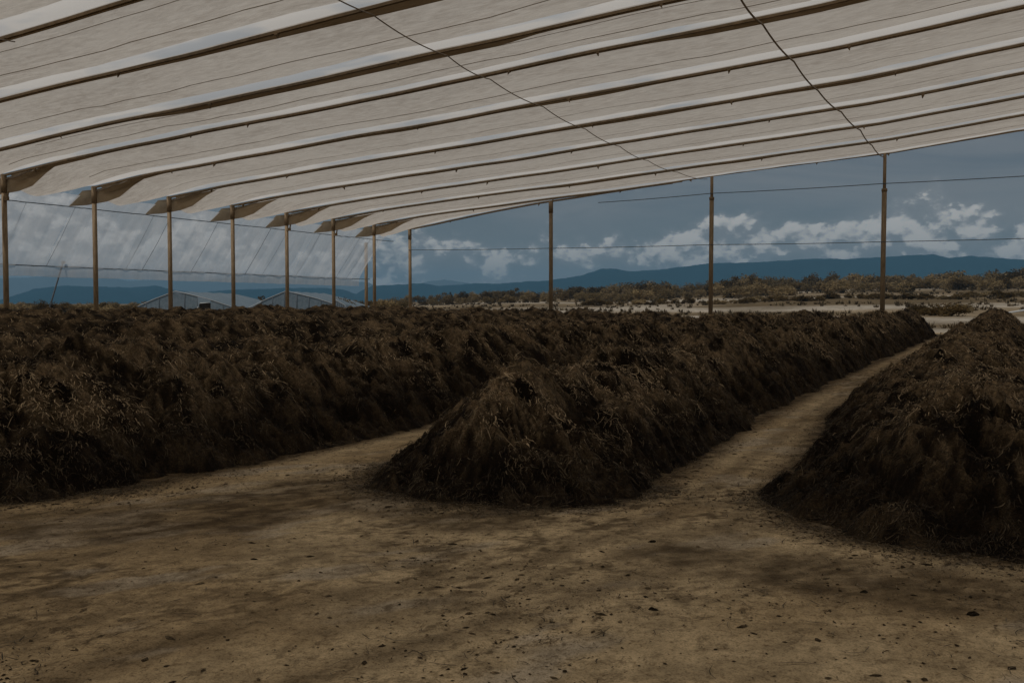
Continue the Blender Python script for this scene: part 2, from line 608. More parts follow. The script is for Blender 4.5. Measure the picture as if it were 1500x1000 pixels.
# ------------------------------------------------------------------ hills
def build_hills(mat, prof, dist, label, seed, depth):
    px = np.array([p[0] for p in prof], float); py = np.array([p[1] for p in prof], float)
    # crest height at the ring: angles left of +Y
    a0 = np.arctan2(-(np.array([ray(x, y)[0] for x, y in prof])), np.array([ray(x, y)[1] for x, y in prof]))
    el = np.array([ray(x, y)[2] / math.hypot(ray(x, y)[0], ray(x, y)[1]) for x, y in prof])
    order = np.argsort(a0); a0 = a0[order]; el = el[order]
    na, nr = 1300, 26
    ang = np.linspace(radians(-75), radians(130), na)
    e = np.interp(ang, a0, el)
    # outside the picture the range rolls on
    roll = 0.036 + 0.014 * np.sin(ang * 5 + seed) + 0.008 * np.sin(ang * 13 + seed * 2)
    roll *= (1.0 if dist < 6000 else 0.6)
    wl = sstep(radians(4), radians(20), a0[0] - ang) + sstep(radians(4), radians(20), ang - a0[-1])
    e = e * (1 - wl) + roll * wl
    v = np.linspace(-1, 1, nr)
    A, Vv = np.meshgrid(ang, v, indexing='ij')
    Rr = dist + Vv * depth
    shape = np.cos(Vv * pi / 2) ** 1.3
    spur = (fbm(A * 40 + seed, Vv * 2.5, 0.0, 5, 0.55) - 0.5)
    Z = (e[:, None] * dist + H + (fbm(ang * 260, ang * 0 + seed, 0, 3)[:, None] - 0.5) * dist * 0.0012) * np.clip(shape + spur * 0.5 * (1 - shape) * np.abs(Vv) * 1.2, 0, 1) - 6
    X = -Rr * np.sin(A); Y = Rr * np.cos(A)
    o = obj('hills', make_mesh('hills', np.stack([X, Y, Z], -1).reshape(-1, 3), grid_faces(na, nr), MT[mat]))
    tag(o, label, kind='structure')


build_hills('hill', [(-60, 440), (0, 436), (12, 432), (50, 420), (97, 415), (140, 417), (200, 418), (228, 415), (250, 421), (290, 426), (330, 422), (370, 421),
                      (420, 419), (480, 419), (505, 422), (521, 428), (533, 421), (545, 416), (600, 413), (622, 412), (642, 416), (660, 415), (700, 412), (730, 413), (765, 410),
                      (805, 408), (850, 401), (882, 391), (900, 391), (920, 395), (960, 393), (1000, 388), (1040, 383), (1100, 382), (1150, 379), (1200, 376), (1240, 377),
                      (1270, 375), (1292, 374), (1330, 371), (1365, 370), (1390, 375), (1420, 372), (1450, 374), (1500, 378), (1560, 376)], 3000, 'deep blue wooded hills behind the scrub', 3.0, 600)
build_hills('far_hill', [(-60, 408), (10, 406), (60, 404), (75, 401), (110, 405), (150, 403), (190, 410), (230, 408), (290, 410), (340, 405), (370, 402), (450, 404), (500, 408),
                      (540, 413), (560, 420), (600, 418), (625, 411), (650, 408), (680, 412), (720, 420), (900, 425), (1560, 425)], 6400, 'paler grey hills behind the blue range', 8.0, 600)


# ------------------------------------------------------------------ dirt floor of the shed
def on_floor(x, y):
    r = ray(x, y); t = -H / r[2]; return r[0] * t, r[1] * t


def seg_d(X, Y, a, b):
    ax, ay = a; bx, by = b
    t = np.clip(((X - ax) * (bx - ax) + (Y - ay) * (by - ay)) / ((bx - ax) ** 2 + (by - ay) ** 2), 0, 1)
    return np.hypot(X - ax - t * (bx - ax), Y - ay - t * (by - ay))


# each heap: depths, centre line, half width and height along it, front end, far end
ROWS = [
    dict(Y=[6, 10, 15, 19, 28, 40, 56], C=[0.10, 0.02, -0.25, -0.15, 0.10, 0.70, 0.80], W=[1.58, 1.60, 1.66, 1.66, 1.68, 1.62, 1.75], Hh=[0.82, 0.86, 0.90, 0.96, 1.06, 1.15, 1.28], y0=6.85, y1=57.5),
    dict(Y=[6, 9, 12, 16, 23, 35, 54], C=[-3.84, -3.92, -4.06, -4.06, -4.02, -3.70, -3.30], W=[1.36, 1.34, 1.30, 1.30, 1.32, 1.34, 1.42], Hh=[0.80, 0.86, 0.98, 1.04, 1.08, 1.12, 1.18], y0=6.75, y1=57.0),
    dict(Y=[5, 8, 14, 30, 55], C=[-8.50, -8.40, -8.40, -8.30, -7.8], W=[1.75, 1.72, 1.68, 1.65, 1.6], Hh=[1.02, 1.08, 1.06, 1.12, 1.2], y0=4.6, y1=56.5),
]
for _c, _h in ((-12.6, 1.00), (-16.8, 1.10), (-21.0, 1.20), (-25.2, 1.28), (-29.4, 1.35), (-33.2, 1.40)):
    ROWS.append(dict(Y=[5, 55], C=[_c, _c + 0.3], W=[1.72, 1.72], Hh=[_h, _h + 0.02], y0=6.0 + abs(_c) * 0.25, y1=56.0))


def row_at(k, Y):
    r = ROWS[k]
    return np.interp(Y, r['Y'], r['C']), np.interp(Y, r['Y'], r['W']), np.interp(Y, r['Y'], r['Hh'])


def row_mask(X, Y, grow):
    m = np.zeros_like(X)
    for k, r in enumerate(ROWS):
        c, hw, h = row_at(k, Y)
        yy = np.clip(Y, r['y0'] + hw, r['y1'] - hw)
        d = np.hypot(X - c, Y - yy) - hw
        m = np.maximum(m, 1 - sstep(0, grow, d))
    return m


def floor_h(X, Y):
    return (fbm(X * 0.9, Y * 0.9, 0.0, 4) - 0.5) * 0.05 + (fbm(X * 6, Y * 6, 3.0, 3) - 0.5) * 0.022


def build_floor():
    xs = np.concatenate([np.linspace(-37.5, -11, 60), np.arange(-10.9, 4.5, 0.04), np.linspace(4.7, 24, 40)])
    ys = np.concatenate([np.linspace(-14, 2.0, 26), np.arange(2.1, 14, 0.04), np.geomspace(14.1, 62, 200)])
    X, Y = np.meshgrid(xs, ys, indexing='ij')
    edge = sstep(-14, -12, Y) * (1 - sstep(58, 62, Y))
    Z = floor_h(X, Y) * edge + 0.02
    Z = Z - 0.06 * (1 - sstep(-14, -13, Y) * (1 - sstep(60, 62, Y)) * sstep(-37.5, -36.8, X) * (1 - sstep(23, 24, X)))
    tan = np.array([0.53, 0.395, 0.230]); light = np.array([0.68, 0.53, 0.33]); dark = np.array([0.075, 0.048, 0.023])
    n = fbm(X * 0.55, Y * 0.55, 1.0, 5, 0.55)
    c = tan + (light - tan) * sstep(0.42, 0.62, n)[..., None]
    # trodden-in bagasse: streaky dark smears along the driving direction plus stains that seep from the heaps
    rot = radians(60)
    U = X * cos(rot) + Y * sin(rot); Wv = -X * sin(rot) + Y * cos(rot)
    sm = fbm(U * 0.7, Wv * 2.2, 4.0, 5, 0.6)
    patch = fbm(X * 0.33 + 7, Y * 0.33, 2.0, 3)
    dm = sstep(0.50, 0.66, sm) * sstep(0.40, 0.62, patch) * 0.45
    fine = fbm(X * 9, Y * 9, 6.0, 4, 0.65)
    dm = np.maximum(dm, sstep(0.57, 0.68, fine) * (0.3 + 0.7 * sstep(0.34, 0.55, patch)) * 0.75)
    mott = fbm(U * 4.5, Wv * 9.0, 15.0, 5, 0.72)
    dm = np.maximum(dm, sstep(0.53, 0.64, mott) * (0.35 + 0.65 * sstep(0.36, 0.58, patch)) * 0.8)
    scuff = np.zeros_like(X)
    for line in (((938, 866), (950, 876), (966, 884)), ((945, 862), (965, 868), (982, 878), (992, 884)), ((958, 861), (980, 866), (996, 876), (1002, 884))):
        w3 = [on_floor(*q) for q in line]
        for a, b in zip(w3[:-1], w3[1:]):
            scuff = np.maximum(scuff, 1 - sstep(0.010, 0.035, seg_d(X, Y, a, b) + (fine - 0.5) * 0.03))
    dm = np.maximum(dm, scuff * 0.7)
    # wheel tracks that swing from the open floor into the aisle
    trk = np.zeros_like(X)
    for line in (((60, 1010), (480, 880), (760, 832), (960, 770), (1080, 690), (1180, 615), (1262, 560), (1330, 520)), ((430, 1010), (760, 905), (1000, 835), (1110, 735), (1200, 640), (1270, 575)),
                 ((-40, 860), (200, 800), (430, 745), (560, 690), (640, 640))):
        w3 = [on_floor(*q) for q in line]
        for a, b in zip(w3[:-1], w3[1:]):
            trk = np.maximum(trk, 1 - sstep(0.05, 0.17, seg_d(X, Y, a, b) + (mott - 0.5) * 0.22))
    dm = np.maximum(dm, trk * np.clip(0.15 + 1.1 * (mott - 0.2), 0.0, 0.62))
    wob = (fbm(X * 1.4, Y * 1.4, 9.0, 4) - 0.5) * 0.9
    st = np.zeros_like(X)
    for a, b, w, k in (((-5.1, 6.9), (-5.35, 5.2), 0.62, 0.9), ((-5.2, 5.6), (-7.0, 4.3), 0.50, 0.8), ((-4.9, 6.55), (-3.4, 6.45), 0.45, 0.85),
                       ((-1.6, 6.0), (1.6, 5.9), 0.45, 0.85), ((-1.35, 7.2), (-1.75, 6.6), 0.25, 0.6), ((-4.6, 4.9), (-3.0, 5.4), 0.35, 0.32), ((-2.9, 4.1), (-1.9, 5.2), 0.22, 0.3)):
        d = seg_d(X, Y, a, b) + wob * 0.55
        st = np.maximum(st, (1 - sstep(w * 0.6, w * 1.45, d)) * k)
    dm = np.maximum(dm, st * np.clip(0.80 + 1.5 * (mott - 0.5) + 0.4 * (fine - 0.5), 0.45, 1.05))
    dm = np.maximum(dm, row_mask(X, Y, 0.42) * np.clip(0.25 + 1.3 * mott, 0.4, 1.0))
    dm = np.clip(dm, 0, 0.95)[..., None]
    c = c * (1 - dm) + dark * dm
    pale = (sstep(0.60, 0.72, fbm(U * 0.8 + 3, Wv * 2.4, 12.0, 4, 0.6)) * 0.6)[..., None] * (1 - dm)
    c = c * (1 - pale) + np.array([0.56, 0.49, 0.40]) * pale
    o = obj('dirt_floor', make_mesh('dirt_floor', np.stack([X, Y, Z], -1).reshape(-1, 3), grid_faces(len(xs), len(ys)), MT['floor'], True, c.reshape(-1, 3)))
    tag(o, 'trodden tan dirt floor with dark bagasse smears', kind='structure')


build_floor()

# ================================================================== THE SHED
XW = -35.6
FR_Y = [26.08 + 4.42 * s for s in range(7)]            # frames that carry the wall posts in view
NEAR_Y = [23.2, 19.2, 15.6, 11.7, 7.8, 3.9, 0.0, -3.9, -7.8, -11.7, -15.6, -19.5, -23.4, -27.3, -31.2]  # unseen frames far behind the camera are added to cut light from behind
FRAMES = sorted(NEAR_Y) + FR_Y                          # the skewed end frame follows
PX = np.array([-37.0, -35.6, -32, -29, -25, -22, -19, -14, -9, -4, 1.5, 8, 14, 22])
PZ = np.array([6.74, 6.95, 7.33, 7.58, 7.88, 8.08, 8.28, 8.68, 9.05, 9.42, 10.05, 10.6, 10.85, 10.7])


def prof(X):
    return np.interp(X, PX, PZ)


def frame_pt(i, X):
    """height and depth of frame i (len(FRAMES) = the skewed end frame)"""
    X = np.asarray(X, float)
    z = prof(X) + (fbm(X * 0.25 + i * 9.7, X * 0 + i, 0.0, 2) - 0.5) * 0.07 * sstep(-35.5, -33, X)
    if i < len(FRAMES):
        return np.zeros_like(X) + FRAMES[i], z
    t = np.clip((X + 35.6) / 22.0, 0, 1)
    y = 57.0 - 3.75 * (t * (1.35 - 0.35 * t))
    return y, z + 0.18 * sstep(-34, -24, X)


shed = empty('shade_shed', (XW, 30, 0))
tag(shed, 'huge open shed with translucent cloth roof on brown posts over the heaps', 'shed')


def local(V):
    V = np.asarray(V, float).reshape(-1, 3).copy()
    V[:, 0] -= XW; V[:, 1] -= 30
    return V


def shed_mb(mb, name, mat, parent, smooth=False):
    return obj(name, make_mesh(name, local(mb.v), mb.f, mat, smooth), parent)


NF = len(FRAMES) + 1
X_IN = np.concatenate([np.linspace(XW, -30, 22), np.linspace(-29.6, 22, 120)])
tie_mb = MB()
tie_mb.tube([(0, 0, 0.05), (0.02, 0.02, -0.05), (-0.02, 0.05, -0.16)], [0.07, 0.06, 0.02], 6)
tie_mb.box((0, 0, 0.02), (0.16, 0.15, 0.10))
tie_me = tie_mb.mesh('tie', MT['rafter'])
rafters = []
for i in range(NF):
    xr = np.arange(XW - 0.15, 22.01, 0.8)
    if i == NF - 2: xr = xr[xr < -14.5]
    yy, zz = frame_pt(i, xr)
    n = len(xr)
    w = 0.042
    V = []
    wv = (fbm(xr * 0.4, xr * 0 + i * 3.3, 0, 2) - 0.5) * 0.06
    for dy, dz in ((-w, -0.03), (w, -0.03), (w, -0.105), (-w, -0.105)):
        V.append(np.stack([xr, yy + dy + wv, zz + dz], -1))
    V = np.stack(V, 1)                       # n,4,3
    Fc = []
    for k in range(n - 1):
        for q in range(4):
            q2 = (q + 1) % 4
            Fc.append((k * 4 + q, k * 4 + q2, (k + 1) * 4 + q2, (k + 1) * 4 + q))
    Fc += [(3, 2, 1, 0), tuple((n - 1) * 4 + q for q in range(4))]
    r = obj('rafter', make_mesh('rafter', local(V), Fc, MT['rafter'], False), shed)
    rafters.append(r)
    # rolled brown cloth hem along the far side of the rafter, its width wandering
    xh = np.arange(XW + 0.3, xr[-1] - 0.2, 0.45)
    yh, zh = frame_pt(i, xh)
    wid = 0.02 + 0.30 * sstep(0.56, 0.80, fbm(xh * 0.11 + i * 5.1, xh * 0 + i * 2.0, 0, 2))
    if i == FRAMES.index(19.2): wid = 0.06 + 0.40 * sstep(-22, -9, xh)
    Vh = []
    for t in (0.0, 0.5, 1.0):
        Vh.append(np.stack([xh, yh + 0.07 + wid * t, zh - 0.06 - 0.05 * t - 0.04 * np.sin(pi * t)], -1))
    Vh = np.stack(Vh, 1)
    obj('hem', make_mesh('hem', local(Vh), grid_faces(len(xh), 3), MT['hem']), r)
    # tie knots
    if FRAMES[min(i, NF - 2)] > 11:
        for x in np.arange(-33, min(6, xr[-1] - 0.3), 6.1):
            x = x + R.uniform(-2.2, 2.2)
            y, z = frame_pt(i, np.array([x]))
            t = obj('tie', tie_me, r)
            t.location = (x - XW, float(y[0]) - 30 + R.uniform(-0.02, 0.02), float(z[0]) - 0.125)
            t.rotation_euler = (R.uniform(-.3, .3), R.uniform(-.2, .2), R.uniform(0, 6.28))
            s_ = R.uniform(0.45, 0.8); t.scale = (s_, s_, s_)


def eave_drop(u, X):
    """the cloth hangs in a scallop between two posts where it ends at the wall"""
    tri = np.where(u < 0.42, 0.45 + 0.55 * u / 0.42, (1 - u) / 0.58)
    return 0.50 * tri * (1 - sstep(0.0, 3.6, X - XW)) ** 1.2


def bay_surface(i, X, u):
    y0, z0 = frame_pt(i, X); y1, z1 = frame_pt(i + 1, X)
    y = y0 + (y1 - y0) * u
    z = z0 + (z1 - z0) * u
    width = np.abs(y1 - y0)
    sag = 0.13 * np.clip(width / 4, 0, 1) * np.sin(pi * u ** 0.8)
    wr = (fbm(X * 0.35 + i * 3.7, u * 2.3 + i, 0.0, 3) - 0.5) * 0.12 * np.sin(pi * u) + (fbm(X * 1.1 + i * 5.3, u * 5.0 + X * 0.5, 2.0, 3) - 0.5) * 0.07 * np.sin(pi * u)
    z = z - sag + wr - eave_drop(u, X) + 0.01
    return y, z


for i in range(NF - 1):
    vis = FRAMES[i] > 7
    us = np.linspace(0.0, 0.79, 17 if vis else 8)
    xs = X_IN if vis else X_IN[::3]
    if i == NF - 2: xs = xs[xs < 22]
    X, U = np.meshgrid(xs, us, indexing='ij')
    # outer edge slants out a little in the middle of the scallop
    X = X - 0.55 * np.sin(pi * np.clip(U / 0.9, 0, 1)) * (1 - sstep(0, 2.0, X - XW))
    Yv, Zv = bay_surface(i, X, U)
    pn = obj('roof_cloth', make_mesh('roof_cloth', local(np.stack([X, Yv, Zv], -1)), grid_faces(len(xs), len(us)), MT['cloth']), shed)
    # bright clear strip beside the next rafter
    us2 = np.linspace(0.79, 1.0, 6)
    X, U = np.meshgrid(xs, us2, indexing='ij')
    X = X - 0.55 * np.sin(pi * np.clip(U / 0.9, 0, 1)) * (1 - sstep(0, 2.0, X - XW))
    Yv, Zv = bay_surface(i, X, U)
    bell = np.sin(pi * (U - 0.79) / 0.21)
    Zv = Zv + bell * (0.02 + 0.03 * fbm(X * 0.4, X * 0 + i, 0, 2))
    obj('film_strip', make_mesh('film_strip', local(np.stack([X, Yv, Zv], -1)), grid_faces(len(xs), len(us2)), MT['strip']), pn)
    if vis:
        # stitched seam along the cloth and a second, fainter one near the first rafter
        for u0, r in ((0.52, 0.012 if FRAMES[i] < 27 else 0.006), (0.17, 0.009)):
            if u0 < 0.3 and (i % 2 == 1 or FRAMES[i] > 30): continue
            xs3 = np.arange(XW + (2.2 if u0 > .3 else 5), 21, 0.9)
            uu = np.full(len(xs3), u0) + (fbm(xs3 * 0.15, xs3 * 0 + i * 1.7, 0, 2) - 0.5) * 0.02
            y, z = bay_surface(i, xs3, uu)
            mb = MB(); mb.tube(np.stack([xs3, y, z - 0.012], -1), r, 5)
            shed_mb(mb, 'seam', MT['seam'], pn, True)

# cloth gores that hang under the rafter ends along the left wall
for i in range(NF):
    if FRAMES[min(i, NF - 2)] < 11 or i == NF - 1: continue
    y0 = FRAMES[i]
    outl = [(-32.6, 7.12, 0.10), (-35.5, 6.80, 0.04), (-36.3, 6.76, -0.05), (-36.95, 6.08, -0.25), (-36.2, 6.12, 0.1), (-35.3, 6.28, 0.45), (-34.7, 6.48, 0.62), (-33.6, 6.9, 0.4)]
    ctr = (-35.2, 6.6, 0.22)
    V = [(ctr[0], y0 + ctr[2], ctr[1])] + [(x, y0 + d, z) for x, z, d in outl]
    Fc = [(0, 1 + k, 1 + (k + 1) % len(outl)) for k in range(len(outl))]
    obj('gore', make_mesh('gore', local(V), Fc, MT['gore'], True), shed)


# posts
def post(x, y, top, r0, r1=None, joint=None, bracket=False):
    mb = MB()
    if joint:
        mb.tube([(x, y, -0.2), (x + 0.02, y, joint)], r0, 12)
        sl = MB()
        o = shed_mb(mb, 'post', MT['post'], shed, True)
        sl.tube([(x + 0.02, y, joint - 0.3), (x + 0.02, y, top)], r1, 10)
        shed_mb(sl, 'upper_tube', MT['post'], o, True)
        cl = MB(); cl.tube([(x + 0.02, y, joint - 0.10), (x + 0.02, y, joint + 0.05)], r0 * 1.16, 12)
        shed_mb(cl, 'collar', MT['rafter'], o, True)
    else:
        mb.tube([(x, y, -0.2), (x + 0.01, y, top * 0.5), (x, y, top)], [r0 * 1.05, r0, r0 * 0.97], 12)
        o = shed_mb(mb, 'post', MT['post'], shed, True)
        cp = MB(); cp.tube([(x, y, top - 0.75), (x, y, top - 0.02)], r0 * 1.12, 12)
        shed_mb(cp, 'sleeve', MT['rafter'], o, True)
    if bracket:
        b = MB(); b.box((x + r0 + 0.09, y - 0.05, top - 1.0), (0.24, 0.10, 0.16))
        b.tube([(x + r0 + 0.17, y - 0.05, top - 0.95), (x + r0 + 0.22, y - 0.05, top - 0.72)], 0.04, 6)
        shed_mb(b, 'bracket', MT['rafter'], o)
    return o


for i, y in enumerate(FRAMES):
    if y < 10: continue
    post(XW, y, float(prof(XW)) - 0.02, 0.105, bracket=(abs(y - 26.08) < .1 or abs(y - 43.76) < .1 or abs(y - 48.18) < .1))
post(XW, 57.0, float(prof(XW)) - 0.02, 0.11)
for px_ in (807, 1040, 1292):
    # walk the end frame until the column of the picture is met
    xs = np.linspace(-34, 4, 800); ye, ze = frame_pt(NF - 1, xs)
    a = (xs * _cy + ye * _sy) / (-xs * _sy + ye * _cy)
    k = int(np.argmin(np.abs(a - (px_ - 750) / F)))
    post(xs[k], ye[k], ze[k] - 0.05, 0.125, 0.085, {807: None, 1040: 7.6, 1292: 7.6}[px_])
    if px_ == 1040: X1040 = xs[k]
    if px_ == 1292: X1292 = xs[k]
for x in (5.0, 14.6):
    y, z = frame_pt(NF - 1, np.array([x])); post(x, float(y[0]), float(z[0]) - 0.05, 0.125, 0.085, 7.6)


def strand(pts_, sag, r, n=8, seg=10):
    """a wire through the given points, hanging a little between them"""
    out = []
    for a, b in zip(pts_[:-1], pts_[1:]):
        a = np.array(a, float); b = np.array(b, float)
        for t in np.linspace(0, 1, seg, endpoint=False):
            p = a + (b - a) * t; p[2] -= sag * 4 * t * (1 - t); out.append(p)
    out.append(np.array(pts_[-1], float))
    mb = MB(); mb.tube(out, r, 6); return mb


# wires across the open far end
def end_pt(x, z):
    y, _ = frame_pt(NF - 1, np.array([x])); return (x, float(y[0]) - 0.11, z)


shed_mb(strand([end_pt(x, z) for x, z in ((-20.5, 7.75), (X1040, 7.85), (X1292, 7.9), (5, 7.95), (14.6, 7.9))], 0.03, 0.022), 'wire', MT['wire'], shed, True)
shed_mb(strand([end_pt(x, z) for x, z in ((XW, 5.45), (-24.5, 5.15), (X1040, 5.0), (X1292, 4.9), (5, 4.9), (14.6, 4.9))], 0.03, 0.020), 'wire', MT['wire'], shed, True)

# cords slung from rafter to rafter along the length of the roof
def roof_cord(xfun, r, sag, i0, mat, i1=99):
    pts_ = []
    for i in range(i0, NF):
        if i == NF - 2 or i > i1: continue
        x = xfun(FRAMES[i] if i < len(FRAMES) else 53.2)
        y, z = frame_pt(i, np.array([x]))
        pts_.append((x, float(y[0]), float(z[0]) - 0.23))
    shed_mb(strand(pts_, sag, r), 'roof_cord', mat, shed, True)


i_near = FRAMES.index(7.8)
roof_cord(lambda y: np.interp(y, [7.8, 19.2, 26, 35, 44, 53], [-12.3, -13.0, -13.4, -13.8, -14.1, -13.7]), 0.016, 0.10, i_near, MT['cord'])
roof_cord(lambda y: np.interp(y, [7.8, 26, 35, 44, 53], [-5.4, -5.25, -5.1, -4.6, -4.5]), 0.028, 0.10, i_near, MT['cord'])
roof_cord(lambda y: -20.8 + 0.1 * sin(y), 0.014, 0.10, FRAMES.index(7.8), MT['cord'], FRAMES.index(15.6))
roof_cord(lambda y: 4.9 + 0.2 * sin(y), 0.03, 0.10, i_near, MT['cord'])

# left side: eave wire, sloping film, outer rail and leaning poles
XO, ZO = -38.9, 3.45
ya, yb = 15.6, 56.9
shed_mb(strand([(-36.95, y, 6.08) for y in [15.6, 19.2, 23.2] + FR_Y + [57.0]], 0.02, 0.022), 'eave_wire', MT['wire'], shed, True)
shed_mb(strand([(XO, y, ZO) for y in np.linspace(ya, yb, 11)], 0.02, 0.024), 'outer_rail', MT['wire'], shed, True)
for k in range(len(FRAMES)):
    y0 = FRAMES[k]
    if y0 < 15: continue
    y1 = FRAMES[k + 1] if k + 1 < len(FRAMES) else 55.6
    ny, nw = 60, 20
    t = np.linspace(0, 1, ny); w = np.concatenate([[-0.22, -0.11], np.linspace(0, 1.16, nw - 2)])
    T, Wd = np.meshgrid(t, w, indexing='ij')
    Yf = y0 + (y1 - y0) * T
    gather = 0.55 * (fbm(Yf * 1.6, Wd * 0.6, 0.0, 3) - 0.5) * Wd
    crease = np.abs(((T * 3.0 + 0.15 * np.sin(k * 2.3)) % 1.0) - 0.5) * 2
    bow = 0.16 * (crease ** 0.6 - 0.6) * np.sin(pi * np.clip(Wd, 0, 1)) + (fbm(Yf * 2.3, Wd * 1.2, 4.0, 3) - 0.5) * 0.10
    Wc = np.clip(Wd, 0, 1)
    up = np.clip(-Wd, 0, 1)
    Xf = -36.95 + (XO + 36.95) * Wc - bow * 0.8 + up * 2.6
    Zf = 6.08 + (ZO - 6.08) * Wc + bow * 0.6 - np.clip(Wd - 1, 0, 1) * 3.2 + up * 2.2
    fl = obj('side_film', make_mesh('side_film', local(np.stack([Xf, Yf + gather * 0.4, Zf], -1)), grid_faces(ny, nw), MT['film']), shed)
    for u in (R.uniform(0.0, 0.1), R.uniform(0.3, 0.5), R.uniform(0.6, 0.85))[:1 + k % 2]:
        yy = y0 + (y1 - y0) * u
        mb = MB(); mb.tube([(-36.9, yy, 6.06), (-37.9, yy + 0.05, 4.75), (XO + .03, yy - 0.1 * u, ZO)], R.uniform(0.005, 0.012), 5)
        shed_mb(mb, 'film_line', MT['wire'], fl, True)
for y, lean in ((31.5, -1.1), (23.0, -1.0)):
    mb = MB(); mb.tube([(XO + lean, y - 0.5, -0.1), (XO, y, ZO + 0.25)], [0.04, 0.035], 8)
    o = shed_mb(mb, 'leaning_pole', MT['wire'], shed, True)
    mb = MB(); mb.box((XO, y, ZO + 0.2), (0.13, 0.13, 0.10)); shed_mb(mb, 'pole_clamp', MT['wire'], o)
mb = MB(); mb.tube([(XO - 0.3, 56.9, -0.1), (XO - 0.3, 56.9, 6.05)], 0.12, 10)
shed_mb(mb, 'corner_post', MT['post'], shed, True)

# ================================================================== THE HEAPS
def ridged(x, y, z, o=3, g=0.5):
    return 1 - np.abs(fbm(x, y, z, o, g) * 2 - 1)


def heap_height(k, X, Y, more=False):
    r = ROWS[k]
    y0, y1 = r['y0'], r['y1']
    c, hw, h = row_at(k, Y)
    cx = c + (fbm(Y * 0.2 + k * 5, Y * 0 + k, 0.0, 2) - 0.5) * 0.30 * sstep(y0 + 2, y0 + 6, Y)
    yy = np.clip(Y, y0 + hw * 0.95, y1 - hw * 0.95)
    hump = 1 + (fbm(yy * 0.55 + k * 11, yy * 0 + 3.1 * k, 0.0, 3) - 0.5) * 0.40
    ex = X - cx; ey = Y - yy
    d = np.hypot(ex, ey) / (hw * (1 + (fbm(Y * 0.8 + k, X * 0.8, 2.0, 3) - 0.5) * 0.20 + (fbm(Y * 3.4 + k, X * 3.4, 6.0, 3) - 0.5) * 0.16))
    p = (1.0630 - np.sqrt(d * d + 0.13)) / 0.7025
    base = h * hump * p
    env = sstep(-0.02, 0.20, base)
    ang = np.arctan2(ey, ex)
    along = Y + ang * 0.9
    warp = fbm(X * 1.3 + k, Y * 1.3, 3.0, 2) * 1.6
    lump = fbm(X * 2.0 + 31 * k, Y * 2.0, 0.0, 3, 0.5) - 0.5
    r1 = ridged(along * 1.5 + 9 * k + warp, d * 1.7 + warp * 0.7, 7.0, 3)
    r2 = ridged(along * 3.4 + 5 * k + warp * 1.5, d * 3.6 - warp, 2.0, 3, 0.55)
    r3 = ridged(X * 7.5 + warp * 2, Y * 7.5 + k, 4.0, 3, 0.6)
    fine = fbm(X * 14, Y * 14, 5.0 + k, 3, 0.65) - 0.5
    z = base + env * ((r1 - 0.75) * 0.28 + lump * 0.34 + (r2 - 0.75) * 0.23 + (r3 - 0.75) * 0.15 + fine * 0.09)
    return (z, np.maximum(np.maximum(sstep(0.80, 0.97, r1), 0.9 * sstep(0.78, 0.95, r2)), 0.6 * sstep(0.82, 0.95, r3))) if more else z


